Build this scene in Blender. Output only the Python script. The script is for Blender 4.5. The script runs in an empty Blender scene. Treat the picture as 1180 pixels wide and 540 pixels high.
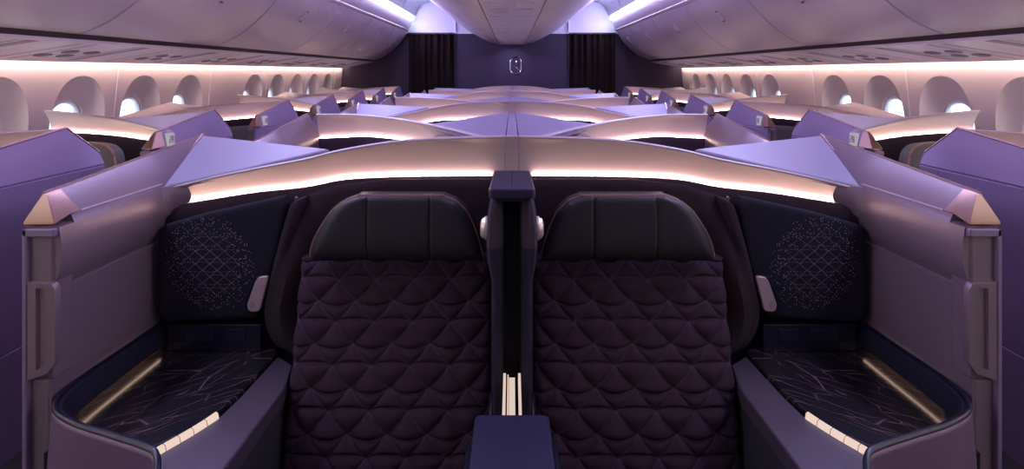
import bpy, bmesh, math, random
from mathutils import Vector
random.seed(7)
sc = bpy.context.scene
COL = sc.collection
EYE = 1.6
PITCH = 1.17
NEAR_END, CABIN_END = -1.6, 9.8

# ------------------------------------------------------------------ materials
MATS = {}
def mat(name, col, rough=0.5, metal=0.0, bump=0.0, scale=200.0, speck=0.0, coat=0.0, spec=0.5, sheen=0.0):
    m = bpy.data.materials.new(name); m.use_nodes = True
    nt = m.node_tree; b = nt.nodes['Principled BSDF']
    b.inputs['Base Color'].default_value = (*col, 1)
    b.inputs['Roughness'].default_value = rough
    b.inputs['Metallic'].default_value = metal
    b.inputs['Specular IOR Level'].default_value = spec
    b.inputs['Coat Weight'].default_value = coat
    b.inputs['Sheen Weight'].default_value = sheen
    tc = nt.nodes.new('ShaderNodeTexCoord')
    no = nt.nodes.new('ShaderNodeTexNoise'); no.inputs['Scale'].default_value = scale
    no.inputs['Detail'].default_value = 4
    nt.links.new(tc.outputs['Object'], no.inputs['Vector'])
    mr = nt.nodes.new('ShaderNodeMapRange')
    mr.inputs['From Min'].default_value = 0.3; mr.inputs['From Max'].default_value = 0.7
    mr.inputs['To Min'].default_value = 1 - speck; mr.inputs['To Max'].default_value = 1 + speck
    nt.links.new(no.outputs['Fac'], mr.inputs['Value'])
    mx = nt.nodes.new('ShaderNodeVectorMath'); mx.operation = 'SCALE'
    mx.inputs[0].default_value = col
    nt.links.new(mr.outputs['Result'], mx.inputs['Scale'])
    nt.links.new(mx.outputs['Vector'], b.inputs['Base Color'])
    if bump > 0:
        bp = nt.nodes.new('ShaderNodeBump'); bp.inputs['Strength'].default_value = bump
        bp.inputs['Distance'].default_value = 0.002
        nt.links.new(no.outputs['Fac'], bp.inputs['Height'])
        nt.links.new(bp.outputs['Normal'], b.inputs['Normal'])
    MATS[name] = m
    return m

def emit(name, col, strength):
    m = bpy.data.materials.new(name); m.use_nodes = True
    nt = m.node_tree; nt.nodes.clear()
    o = nt.nodes.new('ShaderNodeOutputMaterial'); e = nt.nodes.new('ShaderNodeEmission')
    e.inputs['Color'].default_value = (*col, 1); e.inputs['Strength'].default_value = strength
    nt.links.new(e.outputs[0], o.inputs[0]); MATS[name] = m
    return m

mat('shell_paint', (0.46, 0.36, 0.375), 0.42, 0, 0.08, 500, 0.03)
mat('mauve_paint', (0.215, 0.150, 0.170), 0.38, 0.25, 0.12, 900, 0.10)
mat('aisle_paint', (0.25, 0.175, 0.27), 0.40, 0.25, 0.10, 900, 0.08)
mat('top_paint', (0.25, 0.21, 0.30), 0.45, 0.0, 0.05, 600, 0.03)
mat('pale_top_paint', (0.52, 0.44, 0.46), 0.45, 0.0, 0.05, 600, 0.03)
mat('bronze', (0.30, 0.165, 0.12), 0.30, 0.7, 0.0, 300, 0.03)
mat('copper_trim', (0.60, 0.40, 0.36), 0.25, 0.85, 0.0, 300, 0.03)
mat('navy', (0.008, 0.008, 0.024), 0.32, 0.0, 0.0, 300, 0.03)
mat('lid_navy', (0.030, 0.025, 0.055), 0.35, 0.1, 0.03, 700, 0.05)
mat('navy_soft', (0.012, 0.011, 0.024), 0.55, 0.1, 0.03, 700, 0.05)
mat('black', (0.003, 0.003, 0.005), 0.7)
mat('dark_line', (0.04, 0.025, 0.03), 0.7)
mat('lining_fabric', (0.040, 0.024, 0.030), 0.9, 0, 0.9, 900, 0.45, spec=0.12, sheen=0.03)
mat('panel_fabric', (0.023, 0.020, 0.032), 0.9, 0, 0.9, 1100, 0.45, spec=0.12, sheen=0.03)
mat('post_fabric', (0.055, 0.042, 0.052), 0.9, 0, 0.9, 900, 0.5, spec=0.12, sheen=0.03)
mat('leather', (0.027, 0.023, 0.026), 0.42, 0, 0.5, 700, 0.15, spec=0.3)
mat('leather_rib', (0.030, 0.028, 0.033), 0.5, 0, 0.8, 500, 0.35)
mat('olive_fabric', (0.13, 0.115, 0.10), 0.85, 0, 0.5, 700, 0.2)
mat('piping', (0.30, 0.14, 0.09), 0.5)
mat('pink_metal', (0.55, 0.38, 0.40), 0.35, 0.3)
mat('rail_metal', (0.85, 0.70, 0.60), 0.25, 0.6)
mat('console_paint', (0.085, 0.062, 0.085), 0.42, 0.2, 0.08, 900, 0.12)
mat('front_paint', (0.14, 0.085, 0.14), 0.40, 0.25, 0.08, 900, 0.10)
mat('storage_fabric', (0.03, 0.026, 0.038), 0.8, 0, 0.5, 700, 0.25)
mat('bin_paint', (0.62, 0.53, 0.58), 0.38, 0.0, 0.02, 300, 0.02)
mat('service_shade', (0.36, 0.26, 0.34), 0.5)
mat('service_paint', (0.78, 0.68, 0.73), 0.5, 0.0, 0.02, 300, 0.02)
mat('service_dark', (0.20, 0.12, 0.17), 0.5)
mat('wall_paint', (0.70, 0.58, 0.56), 0.6, 0, 0.03, 300, 0.02)
mat('ceiling_paint', (0.66, 0.66, 0.72), 0.6)
mat('bulkhead_paint', (0.022, 0.008, 0.030), 0.55, 0, 0.1, 300, 0.08)
mat('curtain_cloth', (0.015, 0.008, 0.007), 0.9, 0, 0.4, 400, 0.2, spec=0.1)
mat('carpet', (0.03, 0.022, 0.035), 0.95, 0, 1.0, 500, 0.5)
mat('chrome', (0.65, 0.63, 0.75), 0.18, 1.0)
mat('dot_metal', (0.55, 0.46, 0.52), 0.4, 0.2)
mat('window_white', (0.80, 0.80, 0.82), 0.5)
emit('warm_led', (1.0, 0.70, 0.58), 24)
emit('shelf_led', (1.0, 0.68, 0.52), 3.6)
emit('key_light', (1.0, 0.76, 0.66), 0.85)
emit('cove_led', (0.62, 0.66, 1.0), 26)
emit('wall_led', (1.0, 0.74, 0.66), 30)
emit('rail_glow', (1.0, 0.78, 0.66), 0.75)  # slide rails: light falling on them is put in as emission
emit('sign_light', (0.95, 0.88, 1.0), 0.42)

def glass():
    m = bpy.data.materials.new('pane_glass'); m.use_nodes = True
    nt = m.node_tree; nt.nodes.clear()
    o = nt.nodes.new('ShaderNodeOutputMaterial'); t = nt.nodes.new('ShaderNodeBsdfTransparent')
    g = nt.nodes.new('ShaderNodeBsdfGlossy'); g.inputs['Roughness'].default_value = 0.05
    mx = nt.nodes.new('ShaderNodeMixShader'); mx.inputs[0].default_value = 0.06
    t.inputs['Color'].default_value = (0.92, 0.95, 1, 1)
    nt.links.new(t.outputs[0], mx.inputs[1]); nt.links.new(g.outputs[0], mx.inputs[2]); nt.links.new(mx.outputs[0], o.inputs[0])
    MATS['pane_glass'] = m
glass()

def marble():
    m = mat('marble', (0.014, 0.011, 0.015), 0.22, 0, 0, 8, 0.2, coat=0.2)
    nt = m.node_tree; b = nt.nodes['Principled BSDF']
    ge = nt.nodes.new('ShaderNodeNewGeometry')
    ab = nt.nodes.new('ShaderNodeVectorMath'); ab.operation = 'ABSOLUTE'; nt.links.new(ge.outputs['Position'], ab.inputs[0])
    dn = nt.nodes.new('ShaderNodeTexNoise'); dn.inputs['Scale'].default_value = 7; dn.inputs['Detail'].default_value = 4
    nt.links.new(ab.outputs[0], dn.inputs['Vector'])
    ds = nt.nodes.new('ShaderNodeVectorMath'); ds.operation = 'MULTIPLY_ADD'; ds.inputs[1].default_value = (.07, .07, 0)
    nt.links.new(dn.outputs['Color'], ds.inputs[0]); nt.links.new(ab.outputs[0], ds.inputs[2])
    acc = None
    for rot, scl, w, off in ((0.88, (2.4, 11.0, 0), 0.012, 0), (0.62, (2.2, 8.5, 0), 0.009, 3.3), (1.15, (2.9, 9.0, 0), 0.008, 8.1), (0.80, (3.5, 15.0, 0), 0.010, 5.2)):
        mp = nt.nodes.new('ShaderNodeMapping'); mp.vector_type = 'TEXTURE'; mp.inputs['Rotation'].default_value = (0, 0, math.pi - rot)
        mp.inputs['Scale'].default_value = (1 / scl[0], 1 / scl[1], 1); mp.inputs['Location'].default_value = (off, off, 0)
        nt.links.new(ds.outputs[0], mp.inputs['Vector'])
        vo = nt.nodes.new('ShaderNodeTexVoronoi'); vo.voronoi_dimensions = '2D'; vo.feature = 'DISTANCE_TO_EDGE'; vo.inputs['Scale'].default_value = 1.0
        nt.links.new(mp.outputs['Vector'], vo.inputs['Vector'])
        r = nt.nodes.new('ShaderNodeMapRange'); r.inputs['From Min'].default_value = 0; r.inputs['From Max'].default_value = w * 1.6
        r.inputs['To Min'].default_value = 1; r.inputs['To Max'].default_value = 0
        nt.links.new(vo.outputs['Distance'], r.inputs['Value'])
        fn = nt.nodes.new('ShaderNodeTexNoise'); fn.inputs['Scale'].default_value = 9 + off; nt.links.new(ab.outputs[0], fn.inputs['Vector'])
        fr = nt.nodes.new('ShaderNodeMapRange'); fr.inputs['From Min'].default_value = .34; fr.inputs['From Max'].default_value = .62
        nt.links.new(fn.outputs['Fac'], fr.inputs['Value'])
        mu = nt.nodes.new('ShaderNodeMath'); mu.operation = 'MULTIPLY'; nt.links.new(r.outputs['Result'], mu.inputs[0]); nt.links.new(fr.outputs['Result'], mu.inputs[1])
        if acc is None: acc = mu.outputs[0]
        else:
            mxx = nt.nodes.new('ShaderNodeMath'); mxx.operation = 'MAXIMUM'
            nt.links.new(acc, mxx.inputs[0]); nt.links.new(mu.outputs[0], mxx.inputs[1]); acc = mxx.outputs[0]
    mix = nt.nodes.new('ShaderNodeMix'); mix.data_type = 'RGBA'
    mix.inputs['A'].default_value = (0.014, 0.011, 0.015, 1); mix.inputs['B'].default_value = (0.17, 0.10, 0.10, 1)
    nt.links.new(acc, mix.inputs['Factor']); nt.links.new(mix.outputs['Result'], b.inputs['Base Color'])
marble()

def quilt_mat():
    m = mat('quilt_fabric', (0.046, 0.023, 0.036), 0.9, 0, 0.8, 1200, 0.5, spec=0.12, sheen=0.03)
    nt = m.node_tree; b = nt.nodes['Principled BSDF']
    src = b.inputs['Base Color'].links[0].from_socket
    at = nt.nodes.new('ShaderNodeAttribute'); at.attribute_name = 'stitch'
    mix = nt.nodes.new('ShaderNodeMix'); mix.data_type = 'RGBA'
    nt.links.new(at.outputs['Fac'], mix.inputs['Factor']); nt.links.new(src, mix.inputs['A'])
    mix.inputs['B'].default_value = (0.13, 0.085, 0.12, 1)
    nt.links.new(mix.outputs['Result'], b.inputs['Base Color'])
quilt_mat()

# ------------------------------------------------------------------ mesh helpers
S = 1.0       # side: a distance "a" outward from the cabin axis lies at x = S * a
class MB:
    def __init__(s): s.v = []; s.f = []
    def add(s, vs, fs):
        n = len(s.v); s.v += [(S * p[0], p[1], p[2]) for p in vs]; s.f += [tuple(i + n for i in f) for f in fs]
    def box(s, a0, a1, y0, y1, z0, z1):
        vs = [(a, y, z) for z in (z0, z1) for y in (y0, y1) for a in (a0, a1)]
        s.add(vs, [(0, 1, 3, 2), (4, 6, 7, 5), (0, 4, 5, 1), (2, 3, 7, 6), (0, 2, 6, 4), (1, 5, 7, 3)])
    def loft(s, rings, caps=True, closed=True):
        n = len(rings[0]); vs = [p for r in rings for p in r]; fs = []
        for i in range(len(rings) - 1):
            for j in range(n if closed else n - 1):
                k = (j + 1) % n
                fs.append((i * n + j, i * n + k, (i + 1) * n + k, (i + 1) * n + j))
        if caps and closed:
            fs.append(tuple(range(n - 1, -1, -1))); fs.append(tuple((len(rings) - 1) * n + j for j in range(n)))
        s.add(vs, fs)
    def tube(s, path, r, n=8, flat=1.0):
        rings = []
        P = [Vector(p) for p in path]
        for i, p in enumerate(P):
            t = (P[min(i + 1, len(P) - 1)] - P[max(i - 1, 0)]).normalized()
            up = Vector((0, 0, 1)) if abs(t.z) < 0.9 else Vector((0, 1, 0))
            e1 = t.cross(up).normalized(); e2 = t.cross(e1).normalized()
            rings.append([tuple(p + e1 * (r * math.cos(2 * math.pi * k / n)) + e2 * (r * flat * math.sin(2 * math.pi * k / n))) for k in range(n)])
        s.loft(rings)
    def prism(s, outline, f0, f1):
        """outline: list of 2D points; f0/f1 map them to 3D for the two caps"""
        n = len(outline)
        vs = [f0(*p) for p in outline] + [f1(*p) for p in outline]
        fs = [tuple(range(n)), tuple(range(2 * n - 1, n - 1, -1))] + [(i, i + n, (i + 1) % n + n, (i + 1) % n) for i in range(n)]
        s.add(vs, fs)
    def build(s, name, m, parent=None, smooth=False, bevel=0, seg=2, solid=0, tri=False, sub=0):
        me = bpy.data.meshes.new(name)
        off = parent_loc(parent)
        me.from_pydata([(x - off[0], y - off[1], z - off[2]) for x, y, z in s.v], [], s.f)
        bm = bmesh.new(); bm.from_mesh(me)
        bmesh.ops.recalc_face_normals(bm, faces=bm.faces)
        if tri: bmesh.ops.triangulate(bm, faces=[f for f in bm.faces if len(f.verts) > 4])
        bm.to_mesh(me); bm.free()
        me.materials.append(MATS[m])
        if smooth:
            for p in me.polygons: p.use_smooth = True
            try: me.set_sharp_from_angle(angle=math.radians(38))
            except Exception: pass
        o = bpy.data.objects.new(name, me); COL.objects.link(o)
        if parent: o.parent = parent
        if solid:
            q = o.modifiers.new('solid', 'SOLIDIFY'); q.thickness = solid; q.offset = 0
        if bevel:
            q = o.modifiers.new('round', 'BEVEL'); q.width = bevel; q.segments = seg; q.limit_method = 'ANGLE'; q.angle_limit = math.radians(35)
        if sub:
            q = o.modifiers.new('sub', 'SUBSURF'); q.levels = sub; q.render_levels = sub
        return o

def parent_loc(p):
    v = Vector((0, 0, 0))
    while p is not None:
        v += p.location; p = p.parent
    return v
def tag(o, label=None, cat=None, group=None, kind=None):
    if label: o['label'] = label
    if cat: o['category'] = cat
    if group: o['group'] = group
    if kind: o['kind'] = kind
    return o
def thing(name, loc, label=None, cat=None, group=None):
    o = bpy.data.objects.new(name, None); COL.objects.link(o)
    o.location = (S * loc[0], loc[1], loc[2]); o.empty_display_size = 0.1
    return tag(o, label, cat, group)
def kids(o): return [c for c in bpy.data.objects if c.parent == o]
def copy_tree(o, parent=None):
    c = o.copy(); COL.objects.link(c)
    if parent is not None: c.parent = parent
    for ch in kids(o): copy_tree(ch, c)
    return c
def clone(o, dy, label, group=None):
    c = copy_tree(o); c.location = o.location + Vector((0, dy, 0)); c['label'] = label
    if group: c['group'] = group
    return c
def structure(o): o['kind'] = 'structure'; return o

def lerp(a, b, t): return a + (b - a) * t
def along(poly, a):
    """poly of (a, ...) sorted by first value: interpolate the rest"""
    if a <= poly[0][0]: return poly[0][1:]
    for p, q in zip(poly, poly[1:]):
        if a <= q[0]:
            t = (a - p[0]) / (q[0] - p[0]); return tuple(lerp(u, v, t) for u, v in zip(p[1:], q[1:]))
    return poly[-1][1:]
def catmull(pts, n=6):
    out = []
    P = [Vector(p) for p in pts]
    for i in range(len(P) - 1):
        p0 = P[max(i - 1, 0)]; p1 = P[i]; p2 = P[i + 1]; p3 = P[min(i + 2, len(P) - 1)]
        for k in range(n):
            t = k / n
            out.append(tuple(0.5 * ((2 * p1) + (p2 - p0) * t + (2 * p0 - 5 * p1 + 4 * p2 - p3) * t * t + (3 * p1 - p0 - 3 * p2 + p3) * t ** 3)))
    out.append(tuple(P[-1])); return out

# ------------------------------------------------------------------ shell wall following a ridge line
def shell_wall(ridge, led, root, mname='shell_paint', base=0.35, concave=0.035, thick=0.035):
    """ridge: list of (a,y,z) along the top edge; led: list of z for the light line, same stations. The face looks to the seat."""
    R = catmull(ridge, 5); L = catmull([(r[0], r[1], z) for r, z in zip(ridge, led)], 5)
    rings = []; strip = []; normals = []
    for i, (r, l) in enumerate(zip(R, L)):
        q0 = R[max(i - 1, 0)]; q1 = R[min(i + 1, len(R) - 1)]
        t = Vector((q1[0] - q0[0], q1[1] - q0[1], 0)).normalized()
        n = Vector((t.y, -t.x, 0))            # toward the seat (front)
        if n.y > 0: n = -n
        normals.append(n)
        P = lambda d, z: (r[0] + n.x * d, r[1] + n.y * d, z)
        zr, zl = r[2], l[2]
        h = zr - zl
        ring = [P(-concave, base), P(-concave, zl - 0.03)]
        for k in range(0, 7):
            u = k / 6; ring.append(P(-concave * (1 - u * u), zl + h * 0.93 * u))
        ring += [P(0.004, zr - 0.007), P(0.005, zr - 0.002), P(0.0, zr + 0.001), P(-thick * 0.6, zr + 0.001), P(-thick, zr - 0.003), P(-concave - thick * 0.5, zr - 0.03), P(-concave - thick * 0.5, base)]
        ring = [(max(p[0], .0235), p[1], p[2]) for p in ring]
        rings.append(ring)
        strip.append(P(-concave + 0.008, zl - 0.003))
    m = MB(); m.loft(rings); w = m.build('shell_wall', mname, root, smooth=True)
    strip = [p for p in strip if p[0] > .026 or strip.index(p) > 2]
    if strip[0][1] < 2.6 and ridge[0][1] > 2.1 and ridge[0][1] < 2.3 and ridge[0][0] < .1: strip = strip[8:]
    m = MB(); m.tube(strip, 0.0036, 6); e = m.build('strip_light', 'warm_led', root, smooth=True)
    e['label'] = 'glowing warm white strip'
    return R, L, normals

def lining(R, L, normals, root, name, mname, d0=-0.028, d1=0.012, zt=-0.006, zb=0.35, i0=0, i1=None, zfix=None):
    """padded panel standing in front of the wall just under the light line"""
    rings = []
    i1 = len(R) if i1 is None else i1
    for i in range(i0, i1):
        r, l, n = R[i], L[i], normals[i]
        P = lambda d, z: (r[0] + n.x * d, r[1] + n.y * d, z)
        top = l[2] + zt if zfix is None else zfix
        rings.append([(max(q[0], .0235), q[1], q[2]) for q in [P(d0, zb), P(d1, zb), P(d1, lerp(zb, top, .5)), P(d1, top - 0.03), P(d1 - 0.004, top - 0.01), P(d1 - 0.012, top), P(d0 + 0.014, top), P(d0 + 0.010, top - 0.02)]])
    m = MB(); m.loft(rings); return m.build(name, mname, root, smooth=True)

# ------------------------------------------------------------------ aisle wall of a suite (the low wall with door end and copper trimmed ridge)
def aisle_wall(root, y0, y1, zc, zr0, yp, zp, ytail, ztail, inner, outer, crest, inner_end=None, tip=0.06, wmat='mauve_paint', omat='aisle_paint', sign=False, mirror_in=False):
    """runs from the door end y0 to y1. inner / outer: a of the two faces (the outer faces the aisle); crest: a of the ridge.
    zc: height of the inner shoulder; ridge climbs from (y0+tip, zr0) to (yp, zp) and falls to (ytail, ztail)."""
    sgn = 1 if outer > inner else -1
    def zridge(y):
        if y <= y0 + tip: return lerp(zc + 0.005, zr0, max(0, (y - y0)) / tip)
        if y <= yp: return lerp(zr0, zp, (y - y0 - tip) / (yp - y0 - tip))
        return lerp(zp, ztail, min(1, (y - yp) / (ytail - yp)))
    ys = [y0 + tip * 0.0, y0 + tip] + [lerp(y0 + tip, yp, k / 8) for k in range(1, 9)] + [lerp(yp, ytail, k / 3) for k in range(1, 4)]
    rings = []; ridge = []; crease = []; shoulder = []; under = []
    for y in ys:
        z = zridge(y)
        zi = min(zc, z - 0.004); ai = inner
        if inner_end and y > inner_end[0]:
            t = min(1, (y - inner_end[0]) / (yp - inner_end[0])); ai = lerp(inner, crest - sgn * 0.004, t); zi = lerp(zc, zp - 0.006, t) if y <= yp else z - 0.006
        zo = min(1.205, z - 0.03)
        b = sgn
        ring = [(outer, y, 0.25), (outer, y, 0.62), (outer - b * 0.004, y, 0.623), (outer, y, 0.627), (outer, y, zo - 0.006), (outer - b * 0.006, y, zo - 0.002), (outer - b * 0.001, y, zo + 0.003),
                (crest + b * 0.004, y, z - 0.002), (crest, y, z), (crest - b * 0.004, y, z - 0.001),
                (ai, y, zi), (ai - b * 0.008, y, zi - 0.02), (ai - b * 0.015, y, zi - 0.06), (ai - b * 0.014, y, zi - 0.10), (ai - b * 0.006, y, zi - 0.14), (ai + b * 0.012, y, zi - 0.172),
                (ai + b * 0.016, y, zi - 0.178), (ai + b * 0.010, y, zi - 0.182), (ai + b * 0.010, y, 0.25)]
        rings.append(ring); ridge.append((crest + b * 0.002, y, z + 0.001)); crease.append((outer, y, zo)); shoulder.append((ai, y, zi)); under.append((ai, y, zi))
    # main body starts behind the bronze tip
    lo = zc - 0.012
    stub = lambda yy: [(a, yy, min(z, lo - 0.004)) for a, _, z in rings[1]]
    m = MB(); m.loft([stub(y0 + 0.008), stub(y0 + tip - 0.002)] + rings[1:]); body = m.build('side_wall', wmat, root, smooth=True)
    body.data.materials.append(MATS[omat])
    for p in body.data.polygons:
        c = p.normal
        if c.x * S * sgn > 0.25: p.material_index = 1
    m = MB(); m.tube(ridge[1:], 0.0045, 6)
    body2 = m.build('ridge_trim', 'copper_trim', root, smooth=True)
    # bronze tip: upper part of the door end
    r0, r1 = rings[0], rings[1]
    lo = zc - 0.012
    a_out, a_in = outer - sgn * 0.002, inner
    yt = y0 + tip; e = sgn * .0025
    m = MB()
    m.loft([[(a_out + e, y0, lo), (a_out + e, y0 + .002, lo + .008), (a_in - e, y0 + .002, lo + .008), (a_in - e, y0, lo)],
            [(a_out + e, yt, lo), (crest + e * 1.4, yt, zridge(yt) + .0015), (crest - sgn * .010, yt, zridge(yt) - .001), (a_in - e, yt, zc + .004)],
            [(a_out + e, yt + .045, lo), (crest + e * 1.4, yt + .045, zridge(yt + .045) + .002), (crest - sgn * .010, yt + .045, zridge(yt + .045)), (a_in - e, yt + .030, zc + .004)]])
    cp = m.build('bronze_tip', 'bronze', root, smooth=True, bevel=0.0025); cp['label'] = 'polished bronze tip'
    # door end plate with pull handle
    ze = lo - 0.008
    m = MB(); m.box(min(a_in + sgn * .002, a_out), max(a_in + sgn * .002, a_out), y0 + 0.004, y0 + tip + 0.01, 0.84, ze)
    m.box(min(a_in + sgn * .012, a_out), max(a_in + sgn * .012, a_out), y0 + 0.007, y0 + tip + 0.01, 0.25, 0.84)
    de = m.build('door_edge', wmat, root, bevel=0.006)
    m = MB(); w0 = a_out; w1 = a_out - sgn * 0.012
    m.box(min(w0, w1), max(w0, w1), y0 - 0.006, y0 + 0.02, 0.25, ze)
    m.box(min(a_in - sgn * .006, w0), max(a_in - sgn * .006, w0), y0 - 0.006, y0 + 0.010, ze - 0.020, ze)
    m.build('door_frame', omat, root, bevel=0.003)
    # pull handle: chamfered plate with a slot
    p0, p1 = a_in - sgn * 0.013, a_out - sgn * 0.016
    zt, zb_ = 1.085, 0.845
    hy = y0 - 0.010
    out = [(p1, zt), (lerp(p1, p0, .88), zt - .004), (p0, zt - .018), (p0, zb_ + .045), (lerp(p1, p0, .72), zb_ + .018), (p1, zb_)]
    slot = [(lerp(p1, p0, .30), zt - .014), (lerp(p1, p0, .62), zt - .014), (lerp(p1, p0, .72), zt - .022), (lerp(p1, p0, .72), zb_ + .052), (lerp(p1, p0, .6), zb_ + .036), (lerp(p1, p0, .30), zb_ + .026)]
    m = MB()
    m.loft([[(a, y0 + 0.008, z) for a, z in out], [(a, hy + .003, z) for a, z in out], [(lerp(a, lerp(p0, p1, .5), .04), hy, z) for a, z in out], [(a, hy, z) for a, z in slot], [(lerp(a, lerp(p0, p1, .4), .12), hy + 0.007, z) for a, z in slot]], caps=False)
    m.add([(lerp(a, lerp(p0, p1, .4), .12), hy + 0.007, z) for a, z in slot], [tuple(range(6))])
    m.build('pull_handle', wmat, root, smooth=True)
    if sign:
        # lit placard on the aisle face next to the bronze tip
        za, zb2 = 1.235, 1.288
        ya, yb = y0 + tip * 1.9, y0 + tip * 1.9 + 0.055
        fa = outer + sgn * 0.0035
        m = MB(); m.box(min(fa, outer - sgn * .02), max(fa, outer - sgn * .02), ya, yb, za - .012, zb2)
        sg = m.build('number_sign', 'sign_light', root, bevel=0.002); sg['label'] = 'small lit seat number placard'
        # the characters 2A as small raised strokes
        m = MB()
        def stroke(y_, z_, w, h):
            m.box(min(fa, fa + sgn * .0015), max(fa, fa + sgn * .0015), y_, y_ + w, z_, z_ + h)
        d = 1 if S * sgn > 0 else -1
        def Y(u, w=0): return ya + 0.008 + u if d > 0 else yb - 0.008 - u - w
        zz = za + .004
        for (u, v, w, h) in ((0, .030, .015, .004), (.011, .016, .004, .016), (0, .014, .015, .004), (0, 0, .004, .016), (0, 0, .015, .004),
                             (.022, 0, .004, .034), (.033, 0, .004, .034), (.022, .030, .015, .004), (.022, .014, .015, .004)):
            stroke(Y(u, w), zz + v, w, h)
        m.build('number_lettering', 'service_dark', sg)
    return zridge

# ================================================================== the room
def full_x(mb_fn, name, m, **k):
    global S
    S = 1.0; mb = MB(); mb_fn(mb); return mb.build(name, m, **k)

m = MB(); m.box(-2.9, 2.9, NEAR_END, CABIN_END, -0.05, 0.0); structure(m.build('floor', 'carpet'))
# bulkheads
m = MB(); m.box(-3.0, 3.0, CABIN_END, CABIN_END + .06, 0, 2.235); wf = structure(m.build('wall_front', 'bulkhead_paint'))
m = MB(); m.box(-3.0, 3.0, CABIN_END - .01, CABIN_END + .06, 2.24, 3.0); structure(m.build('wall_front_transom', 'ceiling_paint'))
m = MB(); m.box(-3.0, 3.0, NEAR_END - .06, NEAR_END, 0, 3.0); structure(m.build('wall_rear', 'bulkhead_paint'))
for s_ in (-1, 1):
    S = s_; m = MB(); m.box(0.925, 0.945, CABIN_END - .04, CABIN_END, 0, 2.235); structure(m.build('trim_1' if s_ < 0 else 'trim_2', 'navy_soft'))
    m = MB(); m.box(0.925, 0.945, CABIN_END - .04, CABIN_END - .01, 2.24, 2.9); structure(m.build('trim_3' if s_ < 0 else 'trim_4', 'window_white'))
    m = MB(); m.box(0.945, 1.72, CABIN_END - .03, CABIN_END, 2.225, 2.25); structure(m.build('trim_5' if s_ < 0 else 'trim_6', 'navy_soft'))
# ceiling
S = 1.0
prof = [(1.60, 2.52), (1.585, 2.60), (1.54, 2.68), (1.45, 2.74), (1.30, 2.78), (0.9, 2.80), (0, 2.81)]
prof = [(-a, z) for a, z in prof] + [(a, z) for a, z in reversed(prof[:-1])]
m = MB(); m.loft([[(a, y, z) for a, z in prof] for y in (NEAR_END, CABIN_END)], caps=False, closed=False)
structure(m.build('ceiling', 'ceiling_paint', smooth=True, solid=0.02))
for i in range(9):
    y = 1.67 + 1.4 * (i - 1) / 1.0
    if y > CABIN_END - .2: break
    m = MB(); m.loft([[(a * .995, yy, z - .014) for a, z in prof] for yy in (y - .006, y + .006)], caps=False, closed=False)
    structure(m.build('trim_%d' % (20 + i), 'bin_paint', solid=0.006))

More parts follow.
